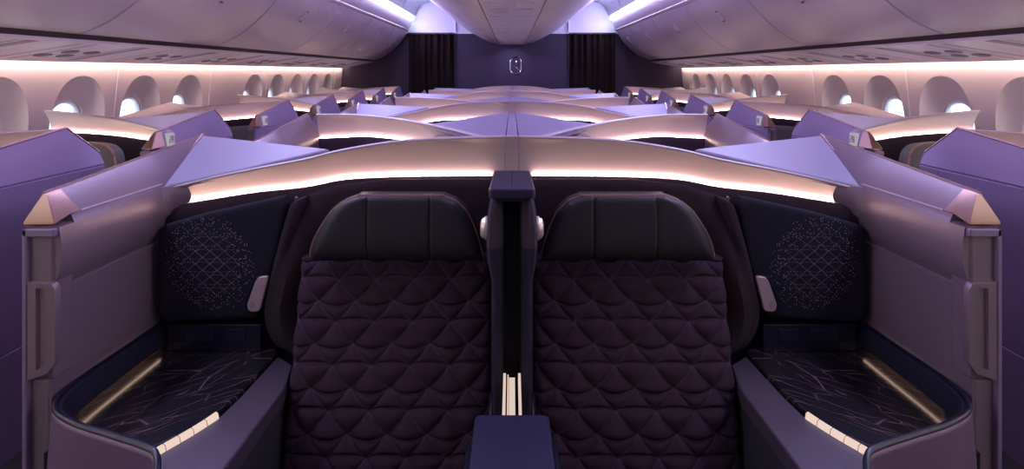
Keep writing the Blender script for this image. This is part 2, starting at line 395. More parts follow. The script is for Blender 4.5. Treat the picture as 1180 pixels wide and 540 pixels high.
WZ = [(0.0,), (1.66,)]
def wall_a(z): return 2.795 + 0.10 * (1.66 - z)
WIN = {k: 4.53 + 0.649 * k for k in range(-8, 8)}
missing = {2, -5}
def sup(th, hw, hh, p=2.3):
    c, s = math.cos(th), math.sin(th)
    return hw * math.copysign(abs(c) ** (2 / p), c), hh * math.copysign(abs(s) ** (2 / p), s)
def side_walls():
    wn = 1
    for s_ in (-1, 1):
        global S
        S = s_
        m = MB(); ztop, zlo = 1.70, 0.80
        pw = 0.649
        ys_all = [WIN[k] for k in sorted(WIN)]
        m.add([(wall_a(z), y, z) for y in (NEAR_END, ys_all[0] - pw / 2) for z in (zlo, ztop)], [(0, 1, 3, 2)])
        m.add([(wall_a(z), y, z) for y in (ys_all[-1] + pw / 2, CABIN_END) for z in (zlo, ztop)], [(0, 1, 3, 2)])
        m.add([(wall_a(zlo), NEAR_END, zlo), (wall_a(zlo), CABIN_END, zlo), (2.75, CABIN_END, 0), (2.75, NEAR_END, 0)], [(0, 1, 2, 3)])
        m.add([(wall_a(ztop), NEAR_END, ztop), (wall_a(ztop), CABIN_END, ztop), (wall_a(ztop), CABIN_END, 2.95), (wall_a(ztop), NEAR_END, 2.95)], [(0, 1, 2, 3)])
        for k in sorted(WIN):
            yc = WIN[k]
            if k in missing:
                m.add([(wall_a(z), y, z) for y in (yc - pw / 2, yc + pw / 2) for z in (zlo, ztop)], [(0, 1, 3, 2)]); continue
            zc = 1.245; pz = 1.18
            cor = [math.atan2(dz, dy) % (2 * math.pi) for dy, dz in ((pw / 2, ztop - zc), (-pw / 2, ztop - zc), (-pw / 2, zlo - zc), (pw / 2, zlo - zc))]
            ths = sorted([2 * math.pi * i / 60 + 0.013 for i in range(60)] + cor)
            rings = []
            def rect(th):
                c, s = math.cos(th), math.sin(th)
                t = min((pw / 2) / abs(c) if abs(c) > 1e-9 else 1e9, ((ztop - zc) if s > 0 else (zc - zlo)) / abs(s) if abs(s) > 1e-9 else 1e9)
                return c * t, s * t
            rings.append([(wall_a(zc + rect(t)[1]), yc + rect(t)[0], zc + rect(t)[1]) for t in ths])
            # funnel recess: shallow rounded lip, then slope down to the pane opening
            steps = [(0.0, 0.0), (0.03, 0.006), (0.10, 0.022), (0.3, 0.045), (0.6, 0.068), (0.85, 0.080), (0.97, 0.084), (1.0, 0.088), (1.0, 0.13)]
            for u, dep in steps:
                rr = []
                for t in ths:
                    oy, oz = sup(t, 0.245, 0.33); iy, iz = sup(t, 0.165, 0.240)
                    y = lerp(oy, iy, u); z = lerp(zc + oz, pz + iz, u)
                    rr.append((wall_a(z) + dep, yc + y, z))
                rings.append(rr)
            m.loft(rings, caps=False)
        w = structure(m.build('wall_left' if s_ < 0 else 'wall_right', 'wall_paint', smooth=True))
        for k in sorted(WIN):
            if k in missing or k < -2: continue
            yc = WIN[k]; pz = 1.18
            m = MB(); ths = [2 * math.pi * i / 48 for i in range(48)]
            rr = []
            for sc_, dep in ((1.0, .128), (1.0, .100), (0.93, .095), (0.89, .105), (0.89, .128), (1.06, .13)):
                rr.append([(wall_a(pz + sup(t, .166 * sc_, .241 * sc_)[1]) + dep, yc + sup(t, .166 * sc_, .241 * sc_)[0], pz + sup(t, .166 * sc_, .241 * sc_)[1]) for t in ths])
            m.loft(rr, caps=False); o = structure(m.build('window_%d' % wn, 'window_white', smooth=True)); wn += 1
            m = MB(); m.prism([sup(t, .148, .215) for t in ths], lambda a, b: (wall_a(pz + b) + .118, yc + a, pz + b), lambda a, b: (wall_a(pz + b) + .122, yc + a, pz + b))
            g = m.build('glass_pane', 'pane_glass', o)
        for i, y in enumerate((4.22, 5.53, 4.53 + .649 * 3.5, 4.53 + .649 * 5.5, 4.53 + .649 * 7.5, 4.53 - .649 * 2.5)):
            m = MB(); m.loft([[(wall_a(z) - .0035, y + d, z) for z in (.8, 1.2, 1.66)] for d in (-.005, .005)], caps=False, closed=False)
            structure(m.build('trim_%d' % ((40 if s_ < 0 else 50) + i), 'window_white', solid=0.004))
side_walls()

# ================================================================== overhead bins
SEAMS = [0.27, 1.67, 3.07, 4.47, 5.87, 7.27, 8.67, 9.70]
ordn = ['first', 'second', 'third', 'fourth', 'fifth', 'sixth', 'seventh', 'eighth']
DOOR = catmull([(1.713, 0, 2.262), (1.752, 0, 2.18), (1.835, 0, 2.07), (1.945, 0, 1.962), (2.06, 0, 1.876), (2.16, 0, 1.824), (2.235, 0, 1.800), (2.262, 0, 1.801)], 4)
for s_ in (-1, 1):
    S = s_; side = 'left' if s_ < 0 else 'right'
    n = 0
    for i in range(1, 7):
        ya, yb = SEAMS[i], SEAMS[i + 1]; yc = (ya + yb) / 2
        where = {1: 'cut off by the top corner of the photo'}.get(i, '%s from the top corner' % ordn[i - 1])
        if i == 6: where = 'last one before the dark end wall'
        root = thing('overhead_bin', (2.1, yc, 1.8), 'pale curved overhead bin on the %s, %s' % (side, where), 'overhead bin', 'overhead bins above the %s windows' % side)
        m = MB()
        g = 0.006
        back = [(2.60, 1.84), (2.45, 2.3), (2.0, 2.5), (1.74, 2.5)]
        def ring(y, sh):
            r = []
            for k, (a, _, z) in enumerate(DOOR):
                r.append((a + sh * .7, y, z + sh * .7))
            return r + [(a, y, z) for a, z in back]
        m.loft([ring(ya + .0005, .004), ring(ya + .003, -.002), ring(ya + .012, -.003), ring(ya + .018, 0), ring(yc, 0), ring(yb - .010, 0), ring(yb - .004, .003), ring(yb - .0005, .006)])
        m.build('bin_door', 'bin_paint', root, smooth=True)
        # fascia rail that holds the cove light
        m = MB()
        f = [(1.645, 2.452), (1.636, 2.445), (1.640, 2.425), (1.672, 2.330), (1.690, 2.300), (1.682, 2.288), (1.698, 2.268), (1.716, 2.264), (1.73, 2.30), (1.735, 2.452)]
        m.loft([[(a, y, z) for a, z in f] for y in (ya, yb)]); m.build('fascia_rail', 'bin_paint', root, smooth=True)
        # bottom lip
        m = MB(); f = [(2.264, 1.796), (2.268, 1.800), (2.30, 1.80), (2.30, 1.774), (2.274, 1.774)]
        m.loft([[(a, y, z) for a, z in f] for y in (ya, yb)]); m.build('bottom_lip', 'dark_line', root)
        # latch: recessed pill with two finger ends
        t0 = along([(a, z) for a, _, z in DOOR], 1.80)[0]
        lt = MB(); A = [(1.775, 0), (1.80, 0), (1.83, 0), (1.865, 0)]
        rings = []
        for k in range(9):
            a = lerp(1.780, 1.862, k / 8); z = along([(p[0], p[2]) for p in DOOR], a)[0]
            w = .020 * math.sqrt(max(0.02, 1 - (2 * k / 8 - 1) ** 4))
            rings.append([(a - .004, yc - w, z - .004), (a - .007, yc, z - .007), (a - .004, yc + w, z - .004), (a + .006, yc + w, z + .006), (a + .006, yc - w, z + .006)])
        lt.loft(rings); la = lt.build('latch', 'service_paint', root, smooth=True)
        fm = MB()
        for aa in (1.785, 1.852):
            z = along([(p[0], p[2]) for p in DOOR], aa)[0]
            fm.tube([(aa - .0085, yc - .010, z - .0085), (aa - .0085, yc + .010, z - .0085)], .007, 8)
        fm.build('finger_grip', 'service_dark', la, smooth=True)
    # service panels under the bins
    for j in range(8):
        yc = 3.43 + 0.88 * (j - 1)
        ya, yb = yc - .44, yc + .44
        if j == 7: yb = 9.70
        pos = 'over the %s row of windows' % side
        root = thing('service_panel', (2.5, yc, 1.7), 'pale reading light panel under the %s bins, %s from the near end' % (side, ordn[j]), 'service panel', 'reading light panels above the %s windows' % side)
        def pz(a): return lerp(1.762, 1.672, (a - 2.285) / (2.755 - 2.285))
        m = MB(); f = [(2.270, 1.771), (2.277, 1.758), (2.285, 1.7575), (2.730, 1.670), (2.745, 1.662), (2.748, 1.675), (2.73, 1.695), (2.30, 1.772), (2.272, 1.772)]
        m.loft([[(a, y, z) for a, z in f] for y in (ya + .002, yb - .002)]); m.build('panel_body', 'service_paint', root, smooth=True)
        for (da, dy) in ((2.50, -.07), (2.50, .10), (2.60, -.14), (2.60, .02)):
            m = MB(); cyy = yc + dy; ths = [2 * math.pi * q / 20 for q in range(20)]
            zz = lambda a: lerp(1.7575, 1.668, (a - 2.285) / .46)
            m.loft([[(da + .038 * r_ * math.cos(t), cyy + .055 * r_ * math.sin(t), zz(da + .038 * r_ * math.cos(t)) - d_) for t in ths] for r_, d_ in ((1, -.002), (.95, .004), (.6, .007))])
            m.build('reading_light', 'service_dark', root, smooth=True)
        for dd, ww, mm in ((.26, .07, 'service_dark'), (-.30, .004, 'dark_line'), (-.18, .003, 'dark_line'), (.17, .003, 'dark_line')):
            m = MB(); y = yc + dd; z1, z2 = lerp(1.7575, 1.668, .05) - .0015, lerp(1.7575, 1.668, .93) - .0015
            m.add([(2.308, y - ww / 2 + .05, z1), (2.308, y + ww / 2 + .05, z1), (2.713, y + ww / 2 - .05, z2), (2.713, y - ww / 2 - .05, z2)], [(0, 1, 2, 3)])
            if ww > .01: m.build('panel_hatch', 'service_shade' if 'service_shade' in MATS else 'pink_metal', root, solid=.002)  # hatch band taken for an oxygen hatch; function unknown
            else: m.build('panel_seam', mm, root, solid=.001)
    # cove light and window wall wash light
    S = s_
    m = MB(); m.box(1.600, 1.640, 1.2, 9.70, 2.456, 2.466)
    o = m.build('cove_light', 'cove_led'); tag(o, 'bluish white cove light strip above the %s overhead bins' % side, 'cove light')
    m = MB(); m.box(2.748, 2.772, NEAR_END + .1, 9.75, 1.684, 1.690)
    o = m.build('wall_wash_light', 'wall_led'); tag(o, 'warm light strip washing down the %s window wall' % side, 'strip light')

# centre bins
HULL = catmull([(0.215, 0, 2.052), (0.30, 0, 2.068), (0.45, 0, 2.125), (0.70, 0, 2.268), (0.88, 0, 2.40), (1.04, 0, 2.535), (1.20, 0, 2.66), (1.36, 0, 2.775)], 4)
for i in range(2, 7):
    ya, yb = SEAMS[i], SEAMS[i + 1]; yc = (ya + yb) / 2
    if i == 6: yb = 9.62
    S = 1
    lab = 'rounded centre overhead bin, %s from the top edge of the photo' % ordn[i - 2] if i < 6 else 'rounded centre overhead bin closest to the emblem wall'
    root = thing('centre_bin', (0, yc, 2.05), lab, 'overhead bin', 'centre overhead bins')
    for s_ in (-1, 1):
        S = s_
        def ring(y, sh): return [(a, y, z + sh) for a, _, z in HULL] + [(1.30, y, 2.80), (0.215, y, 2.80)]
        m = MB(); m.loft([ring(ya + .002, .010), ring(ya + .007, .002), ring(ya + .016, 0), ring(yb - .016, 0), ring(yb - .007, .002), ring(yb - .002, .010)])
        m.build('bin_door', 'bin_paint', root, smooth=True)
    S = 1
    m = MB(); f = [(-.212, 2.05), (-.19, 2.043), (.19, 2.043), (.212, 2.05), (.212, 2.2), (-.212, 2.2)]
    m.loft([[(a, y, z) for a, z in f] for y in (ya + .002, yb - .002)]); sp = m.build('service_strip', 'service_paint', root)
    k = 0
    y = ya + .10
    while y < yb - .08:
        m = MB(); m.box(-.150, -.03, y, y + .05, 2.038, 2.0435); m.box(.03, .150, y, y + .05, 2.038, 2.0435)
        m.build('vent_grille', 'window_white', sp, bevel=.002); y += .20
    for s_ in (-1, 1):
        S = s_; m = MB(); m.box(.2115, .2155, ya, yb, 2.046, 2.06); m.build('edge_seam', 'dark_line', root)
S = 1

# ================================================================== centre suites
RA = [(0.024, 1.93, 1.3926), (.332, 1.93, 1.380), (.542, 1.93, 1.350), (.677, 1.93, 1.318), (.835, 1.93, 1.288), (.96, 1.93, 1.262), (1.061, 1.93, 1.238), (1.130, 1.93, 1.222)]
LA = [1.266, 1.264, 1.2545, 1.230, 1.213, 1.194, 1.178, 1.168]
LINE_A = 'pale shell wall with glowing edge'
def centre_suite_a(s_):
    global S
    S = s_
    root = thing('suite_shell', (0.65, 1.93, 0), None, 'suite shell')
    R, L, N = shell_wall(RA, LA, root)
    # wedge shaped footwell cover behind the shell
    V1, V2, V3 = (1.148, 1.928, 1.226), (1.196, 2.30, 1.356), (.60, 1.958, 1.347)
    m = MB()
    m.loft([[V1, V2, V3], [(p[0], p[1], p[2] - .022) for p in (V1, V2, V3)]])
    m.build('footwell_cover', 'top_paint', root, bevel=.006, seg=3)
    m = MB(); m.loft([[(p[0] - .015, p[1] + .02, p[2] - .03) for p in ((1.14, 1.97, 1.24), (1.19, 2.27, 1.34), (.66, 1.985, 1.33))], [(1.14, 1.99, .3), (1.175, 2.27, .3), (.645, 2.0, .3)]])
    m.build('footwell_box', 'mauve_paint', root)
    lining(R, L, N, root, 'padded_lining', 'lining_fabric')
    aisle_wall(root, 1.462, 2.30, 1.235, 1.288, 2.30, 1.354, 2.45, 1.24, 1.13, 1.205, 1.20, inner_end=(1.92,))
    # rail line where the ridge band meets the inner shoulder
    m = MB(); m.tube([(1.1325, 1.56, 1.2375), (1.1325, 1.92, 1.2375)], .0025, 6); m.build('shoulder_trim', 'pink_metal', root)
    # seam between footwell cover and ridge band
    m = MB(); m.tube([(1.143, 1.922, 1.224), (1.2, 2.305, 1.358)], .005, 6); m.build('cover_seam', 'copper_trim', root)
    # corner where the side wall turns into the shell
    m = MB()
    rings = []
    for k in range(9):
        t = k / 8; ang = t * math.pi / 2
        a = 1.150 - .090 * (1 - math.cos(ang)); y = 1.860 + .075 * math.sin(ang)
        zt = lerp(1.228, 1.232, t); zb = lerp(1.060, 1.172, t ** .8)
        rings.append([(a + .02 * math.cos(ang), y + .02 * math.sin(ang), zb), (a - .012, y, zb + .01), (a - .018, y - .006, lerp(zb, zt, .5)), (a - .008, y - .003, zt - .01), (a, y, zt), (a + .02, y + .02, zt), ])
    m.loft(rings); m.build('corner_fillet', 'mauve_paint', root, smooth=True)
    return root

RB = [(0.03, 2.17, 1.338), (.14, 2.40, 1.343), (.36, 2.80, 1.348), (.61, 3.16, 1.352), (.86, 3.41, 1.354), (1.0, 3.475, 1.354), (1.15, 3.485, 1.353)]
LB = [1.235, 1.24, 1.244, 1.244, 1.235, 1.222, 1.215]
def centre_suite_b(s_):
    global S
    S = s_
    root = thing('suite_shell', (0.65, 3.1, 0), None, 'suite shell')
    R, L, N = shell_wall(RB, LB, root)
    m = MB()
    T = [(.024, 2.16, 1.336), (.16, 2.45, 1.342), (.30, 2.70, 1.344), (.40, 2.90, 1.346), (.024, 3.55, 1.362)]
    m.loft([T, [(p[0], p[1], p[2] - .025) for p in T]]); m.build('footwell_cover', 'top_paint', root, bevel=.004)
    m = MB(); m.loft([[(a * .96 + .002, lerp(y, 2.8, .04), 1.31) for a, y, z in T], [(a * .96 + .002, lerp(y, 2.8, .04), .3) for a, y, z in T]]); m.build('footwell_box', 'mauve_paint', root)
    lining(R, L, N, root, 'padded_lining', 'lining_fabric')
    aisle_wall(root, 2.70, 3.48, 1.225, 1.275, 3.48, 1.355, 3.66, 1.24, 1.14, 1.205, 1.20)
    return root

rows_lab = {0: 'nearest the camera'}
sides = {-1: 'left', 1: 'right'}
for s_ in (-1, 1):
    sd = sides[s_]
    grp = 'centre suite shells'
    A = centre_suite_a(s_)
    A['label'] = 'large %s-hand mauve suite shell around the dark quilted seat, glowing shell edge' % sd if False else 'mauve suite shell enclosing the %s quilted seat, large lavender wedge on its corner' % sd
    A['group'] = grp
    Bp = centre_suite_b(s_)
    Bp['label'] = 'curved centre suite shell, second row from the front, %s of the middle seam' % sd; Bp['group'] = grp
    for k, nm in ((2, 'third'), (4, 'fifth'), (6, 'seventh')):
        clone(A, PITCH * k, 'centre suite shell with lavender wedge, %s row from the front, %s of the middle seam' % (nm, sd))
    for k, nm in ((2, 'fourth'), (4, 'sixth')):
        clone(Bp, PITCH * k, 'curved centre suite shell, %s row from the front, %s of the middle seam' % (nm, sd))

# middle joint strips between the paired shells
for k in range(7):
    S = 1
    m = MB()
    if k % 2 == 0:
        y = 1.93
        rings = []
        for a in (-.0215, .0215):
            rings.append([(a, y + .035, 0), (a, y + .035, 1.25)] + [(a, y + .035 * (1 - (q / 6) ** 2), 1.266 + .118 * q / 6) for q in range(7)] + [(a, y, 1.391), (a, y + .02, 1.392), (a, y + .04, 1.37), (a, y + .06, 0)])
        m.loft(rings)
        o = m.build('centre_joint', 'shell_paint', None, smooth=True)
        o.location.y = PITCH * k
    else:
        m.box(-.021, .021, 2.16, 3.52, 0, 1.350)
        o = m.build('centre_joint', 'top_paint', None, bevel=.003)
        o.location.y = PITCH * (k - 1)
    tag(o, ('upright pale seam strip between the paired shells of the %s row' if k % 2 == 0 else 'flat lavender seam strip between footwell covers of the %s row') % ordn[k], 'seam strip', 'middle seam strips')

# ================================================================== window suites
RWA = [(1.77, 3.035, 1.303), (1.95, 3.11, 1.330), (2.15, 3.20, 1.352), (2.4, 3.28, 1.370), (2.63, 3.34, 1.385)]
LWA = [1.240, 1.252, 1.262, 1.268, 1.270]
def window_suite_a(s_, name='suite_shell'):
    global S
    S = s_
    root = thing(name, (2.2, 3.2, 0), None, 'suite shell')
    R, L, N = shell_wall(RWA, LWA, root)
    T = [(1.79, 3.06, 1.304), (1.79, 3.53, 1.362), (2.20, 4.19, 1.330), (2.38, 3.84, 1.285), (2.56, 3.40, 1.36), (2.62, 3.36, 1.380), (2.4, 3.30, 1.366), (2.15, 3.22, 1.349), (1.95, 3.13, 1.327)]
    m = MB(); m.loft([T, [(p[0], p[1], p[2] - .025) for p in T]]); m.build('footwell_cover', 'pale_top_paint', root, tri=True)
    lining(R, L, N, root, 'padded_lining', 'lining_fabric')
    aisle_wall(root, 2.885, 3.53, 1.235, 1.300, 3.53, 1.378, 3.72, 1.255, 1.80, 1.75, 1.775, sign=True, tip=.07)
    return root
def wall_mark(root):
    m = MB(); m.tube([(1.7485, 3.60 + .011 * math.cos(t), 1.180 + .013 * math.sin(t)) for t in [2 * math.pi * k / 18 for k in range(19)]], .0011, 5)
    m.build('round_mark', 'service_dark', root)
RWB = [(1.79, 4.71, 1.372), (1.96, 4.62, 1.366), (2.23, 4.25, 1.35), (2.40, 3.9, 1.298), (2.50, 3.62, 1.25)]
RWB = [(a, y - PITCH, z) for a, y, z in RWB]
LWB = [1.262, 1.256, 1.24, 1.20, 1.16]
def window_suite_b(s_):
    global S
    S = s_
    root = thing('suite_shell', (2.2, 3.3, 0), None, 'suite shell')
    R, L, N = shell_wall(RWB, LWB, root)
    T = [(2.64, 4.58 - PITCH, 1.368), (2.245, 4.26 - PITCH, 1.351), (2.35, 4.04 - PITCH, 1.322), (2.43, 3.86 - PITCH, 1.297), (2.60, 3.80 - PITCH, 1.29)]
    m = MB(); m.loft([T, [(p[0], p[1], p[2] - .02) for p in T]]); m.build('footwell_cover', 'shell_paint', root)
    ii = 14
    lining(R, L, N, root, 'padded_lining', 'lining_fabric', i1=ii)
    lining(R, L, N, root, 'back_cushion', 'olive_fabric', d0=0.014, d1=0.05, zfix=1.195, zb=.4, i0=1, i1=11)
    aisle_wall(root, 2.885, 3.53, 1.235, 1.300, 3.53, 1.378, 3.72, 1.255, 1.80, 1.75, 1.775, sign=True, tip=.07)
    return root
for s_ in (-1, 1):
    sd = sides[s_]; grp = 'window suite shells on the %s' % sd
    A = window_suite_a(s_); Bp = window_suite_b(s_)
    wall_mark(A); wall_mark(Bp)
    A['group'] = grp; Bp['group'] = grp
    A['label'] = 'second %s window suite shell, curved pale wall with lit edge above a dark headrest' % sd
    Bp['label'] = 'third %s window suite shell, pointed purple wall in front of an olive cushion' % sd
    Bp.location.y += PITCH
    A0 = A
    for k, nm in ((2, 'fourth'), (4, 'sixth')):
        clone(A, PITCH * k, '%s %s window suite shell from the front, curved pale wall beside the aisle' % (nm, sd))
    for k, nm in ((2, 'fifth'), (4, 'seventh')):
        clone(Bp, PITCH * k, '%s %s window suite shell from the front, purple wall with tan footwell wedge' % (nm, sd))
    clone(Bp, -2 * PITCH, 'big purple suite wall cut off by the %s edge of the photo' % sd)

# ================================================================== seats
def puff_pad(mb, outline_fn, nu, nv, y_fn, thick, puff, seams=()):
    """outline_fn(u,v)->(a,z); y_fn(a,z)-> y of the base; front bulges toward -y"""
    front = []
    for j in range(nv + 1):
        for i in range(nu + 1):
            u, v = i / nu, j / nv; a, z = outline_fn(u, v)
            e = min(u, 1 - u, v * 0.45, (1 - v) * 0.45) * 2
            h = puff * (1 - math.exp(-e / .06))
            for su in seams: h -= .007 * math.exp(-((a - su) / .0035) ** 2)
            front.append((a, y_fn(a, z) - h, z))
    W = nu + 1
    fs = [(j * W + i, j * W + i + 1, (j + 1) * W + i + 1, (j + 1) * W + i) for j in range(nv) for i in range(nu)]
    back = [(a, y_fn(a, z) + thick, z) for a, y, z in front]
    n = len(front)
    fs += [tuple(n + q for q in reversed(f)) for f in fs]
    bd = [i for i in range(W)] + [j * W + nu for j in range(1, nv + 1)] + [nv * W + i for i in range(nu - 1, -1, -1)] + [j * W for j in range(nv - 1, 0, -1)]
    for p, q in zip(bd, bd[1:] + bd[:1]): fs.append((p, q, q + n, p + n))
    mb.add(front + back, fs)
    return [front[i] for i in bd]

def quilt_back(root, s_):
    ca, hw = .353, .293
    nu, nv = 200, 230
    ztop, zbot = 1.030, .40
    vs = []; stitch = []
    def base(z): return lerp(1.640, 1.800, (z - .46) / .556)
    w, hgt = .113, .118
    for j in range(nv + 1):
        for i in range(nu + 1):
            u = (i / nu * 2 - 1) * hw; z = lerp(ztop, zbot, j / nv); v = (ztop - z) / .96
            p = u / w + v / hgt; q = u / w - v / hgt
            k = w * hgt / math.hypot(w, hgt)
            d1 = abs(p - round(p)) * k; d2 = abs(q - round(q)) * k
            I, J = math.floor(p), math.floor(q)
            uc = (I + J + 1) / 2 * w; vc = (I - J) / 2 * hgt
            sg = 1 if (I - J) % 2 == 0 else -1
            arc = vc + sg * .012 * (1 - (2 * (u - uc) / w) ** 2)
            d3 = abs(v - arc) if abs(u - uc) < w / 2 else 1
            d = min(d1, d2, d3)
            edge = min(hw - abs(u), (ztop - z) + .001, 1)
            sm = (abs(math.sin(math.pi * p)) * abs(math.sin(math.pi * q)))
            h = .024 * (sm ** .42) * (1 - math.exp(-d3 / .008)) ** .8 + .030 * (1 - math.exp(-edge / .018))
            stitch.append(0.55 * math.exp(-(min(d1, d2, d3 * 1.2) / .0022) ** 2))
            vs.append((ca + u, base(z) + .035 - h, z))
    W = nu + 1
    fs = [(j * W + i, j * W + i + 1, (j + 1) * W + i + 1, (j + 1) * W + i) for j in range(nv) for i in range(nu)]
    n = len(vs); bd = [i for i in range(W)] + [j * W + nu for j in range(1, nv + 1)] + [nv * W + i for i in range(nu - 1, -1, -1)] + [j * W for j in range(nv - 1, 0, -1)]
    ring = [(vs[i][0], vs[i][1] + .055, vs[i][2]) for i in bd]
    nb = len(bd)
    fs += [(bd[i], bd[(i + 1) % nb], n + (i + 1) % nb, n + i) for i in range(nb)]
    fs.append(tuple(n + i for i in range(nb)))
    mb = MB(); mb.add(vs + ring, fs)
    o = mb.build('backrest', 'quilt_fabric', root, smooth=True)
    at = o.data.attributes.new('stitch', 'FLOAT', 'POINT')
    at.data.foreach_set('value', stitch + [0.0] * nb)
    return o

def outline_head(Y=1.72):
    pts = [(355, 304), (353.5, 296), (357, 281), (362, 270), (369, 258), (378, 245), (390, 235), (408, 229), (458, 228), (509, 229), (524, 234), (537, 246), (545, 262), (551, 278), (556, 296), (555, 304)]
    return [((590 - x) * Y / 684, 1.6 - (y - 83) * Y / 684) for x, y in pts]
def headrest(root, olive=False):
    O = outline_head()
    # for each u between, lower edge z and upper edge z
    left = O[0:9]; right = O[8:]
    cx = .335; zt = max(z for a, z in O); zb = O[0][1]
    edgeL = sorted([(z, a) for a, z in O[0:8]]); edgeR = sorted([(z, a) for a, z in O[9:]])
    def fn(u, v):
        v2 = math.sin(v * math.pi / 2) if v > 0 else 0
        z = lerp(zb, zt, v2)
        aL = along([(q[0], q[1]) for q in edgeL], z)[0]; aR = along([(q[0], q[1]) for q in edgeR], z)[0]
        if v2 > .97: pass
        return lerp(aL, aR, u), z
    def yb(a, z): return 1.755 + .05 * (z - 1.04) - .10 * max(0, abs(a - cx) - .10) ** 1.3
    m = MB(); bd = puff_pad(m, fn, 120, 24, yb, .05, .036, seams=(.425, .241))
    h = m.build('headrest', 'leather', root, smooth=True)
    bd = [p for p in bd if p[2] > 1.048]; k0 = max(range(len(bd)), key=lambda q: math.dist(bd[q], bd[(q + 1) % len(bd)])) + 1; bd = bd[k0:] + bd[:k0]
    m = MB(); m.tube([(a, y - .002, z) for a, y, z in bd], .0022, 6)
    m.build('piping', 'piping', h, smooth=True)
    return h

def near_seat(s_):
    global S
    S = s_; sd = sides[s_]
    root = thing('reclining_chair', (.353, 1.6, 0), 'dark quilted suite seat %s of the centre divider with charcoal leather headrest' % sd, 'seat', 'dark quilted seats facing the camera')
    quilt_back(root, s_)
    headrest(root)
    # seat cushion and base below the frame
    m = MB(); m.box(.116, .635, 1.02, 1.66, .30, .42); m.build('seat_cushion', 'quilt_fabric', root, bevel=.03, seg=4)
    m = MB(); m.box(.10, .61, 1.10, 1.78, .0, .29); m.build('seat_base', 'navy_soft', root, bevel=.01)
    # curved surround behind the backrest, bulging beside the console
    st = [(.062, 1.262), (.20, 1.262), (.40, 1.261), (.48, 1.252), (.56, 1.243), (.64, 1.222), (.69, 1.203), (.72, 1.17)]
    rings = []
    N = 40
    for i in range(N + 1):
        t = i / N
        ring = []
        for j in range(15):
            v = j / 14
            z = lerp(.32, 1.0, v)
            # outer edge of the bolster as a function of height
            eo = along([(.3, .70), (.60, .715), (.72, .735), (.84, .772), (.95, .762), (1.05, .735), (1.18, .705), (1.22, .69)], 0)[0]
            ring.append((t, v))
        rings.append(ring)
    edge = [(.30, .60), (.60, .62), (.715, .655), (.75, .73), (.84, .768), (.95, .752), (1.05, .728), (1.15, .700), (1.21, .680)]
    edge = [(z, a) for z, a, _ in catmull([(z, a, 0) for z, a in edge], 5)]
    vs = []
    NV = 40
    for i in range(N + 1):
        t = i / N
        for j in range(NV + 1):
            v = j / NV
            ztop_here = along(st, lerp(.062, .70, t))[0] - .004
            z = lerp(.32, ztop_here, v)
            ao = along(edge, z)[0]
            a = lerp(.060, ao, t)
            d = ao - a
            # front surface: comes forward near the outer bolster, rolls back at the very edge
            y = 1.905 - .075 * math.exp(-((d - .05) / .055) ** 2) * (1 - v ** 6)
            if d < .03: y += .035 * (1 - d / .03) ** 2
            y = min(y, 1.900)
            if d < .03: y = min(y, 1.850)
            vs.append((a, y, z))
    W = NV + 1
    fs = [(i * W + j, i * W + j + 1, (i + 1) * W + j + 1, (i + 1) * W + j) for i in range(N) for j in range(NV)]
    m = MB(); m.add(vs, fs); m.build('surround_pad', 'lining_fabric', root, smooth=True, solid=.018)
    m = MB(); m.tube([(.668, 1.842, 1.212), (.668, 1.828, 1.212)], .0035, 10); m.build('button', 'service_dark', root)
    return root

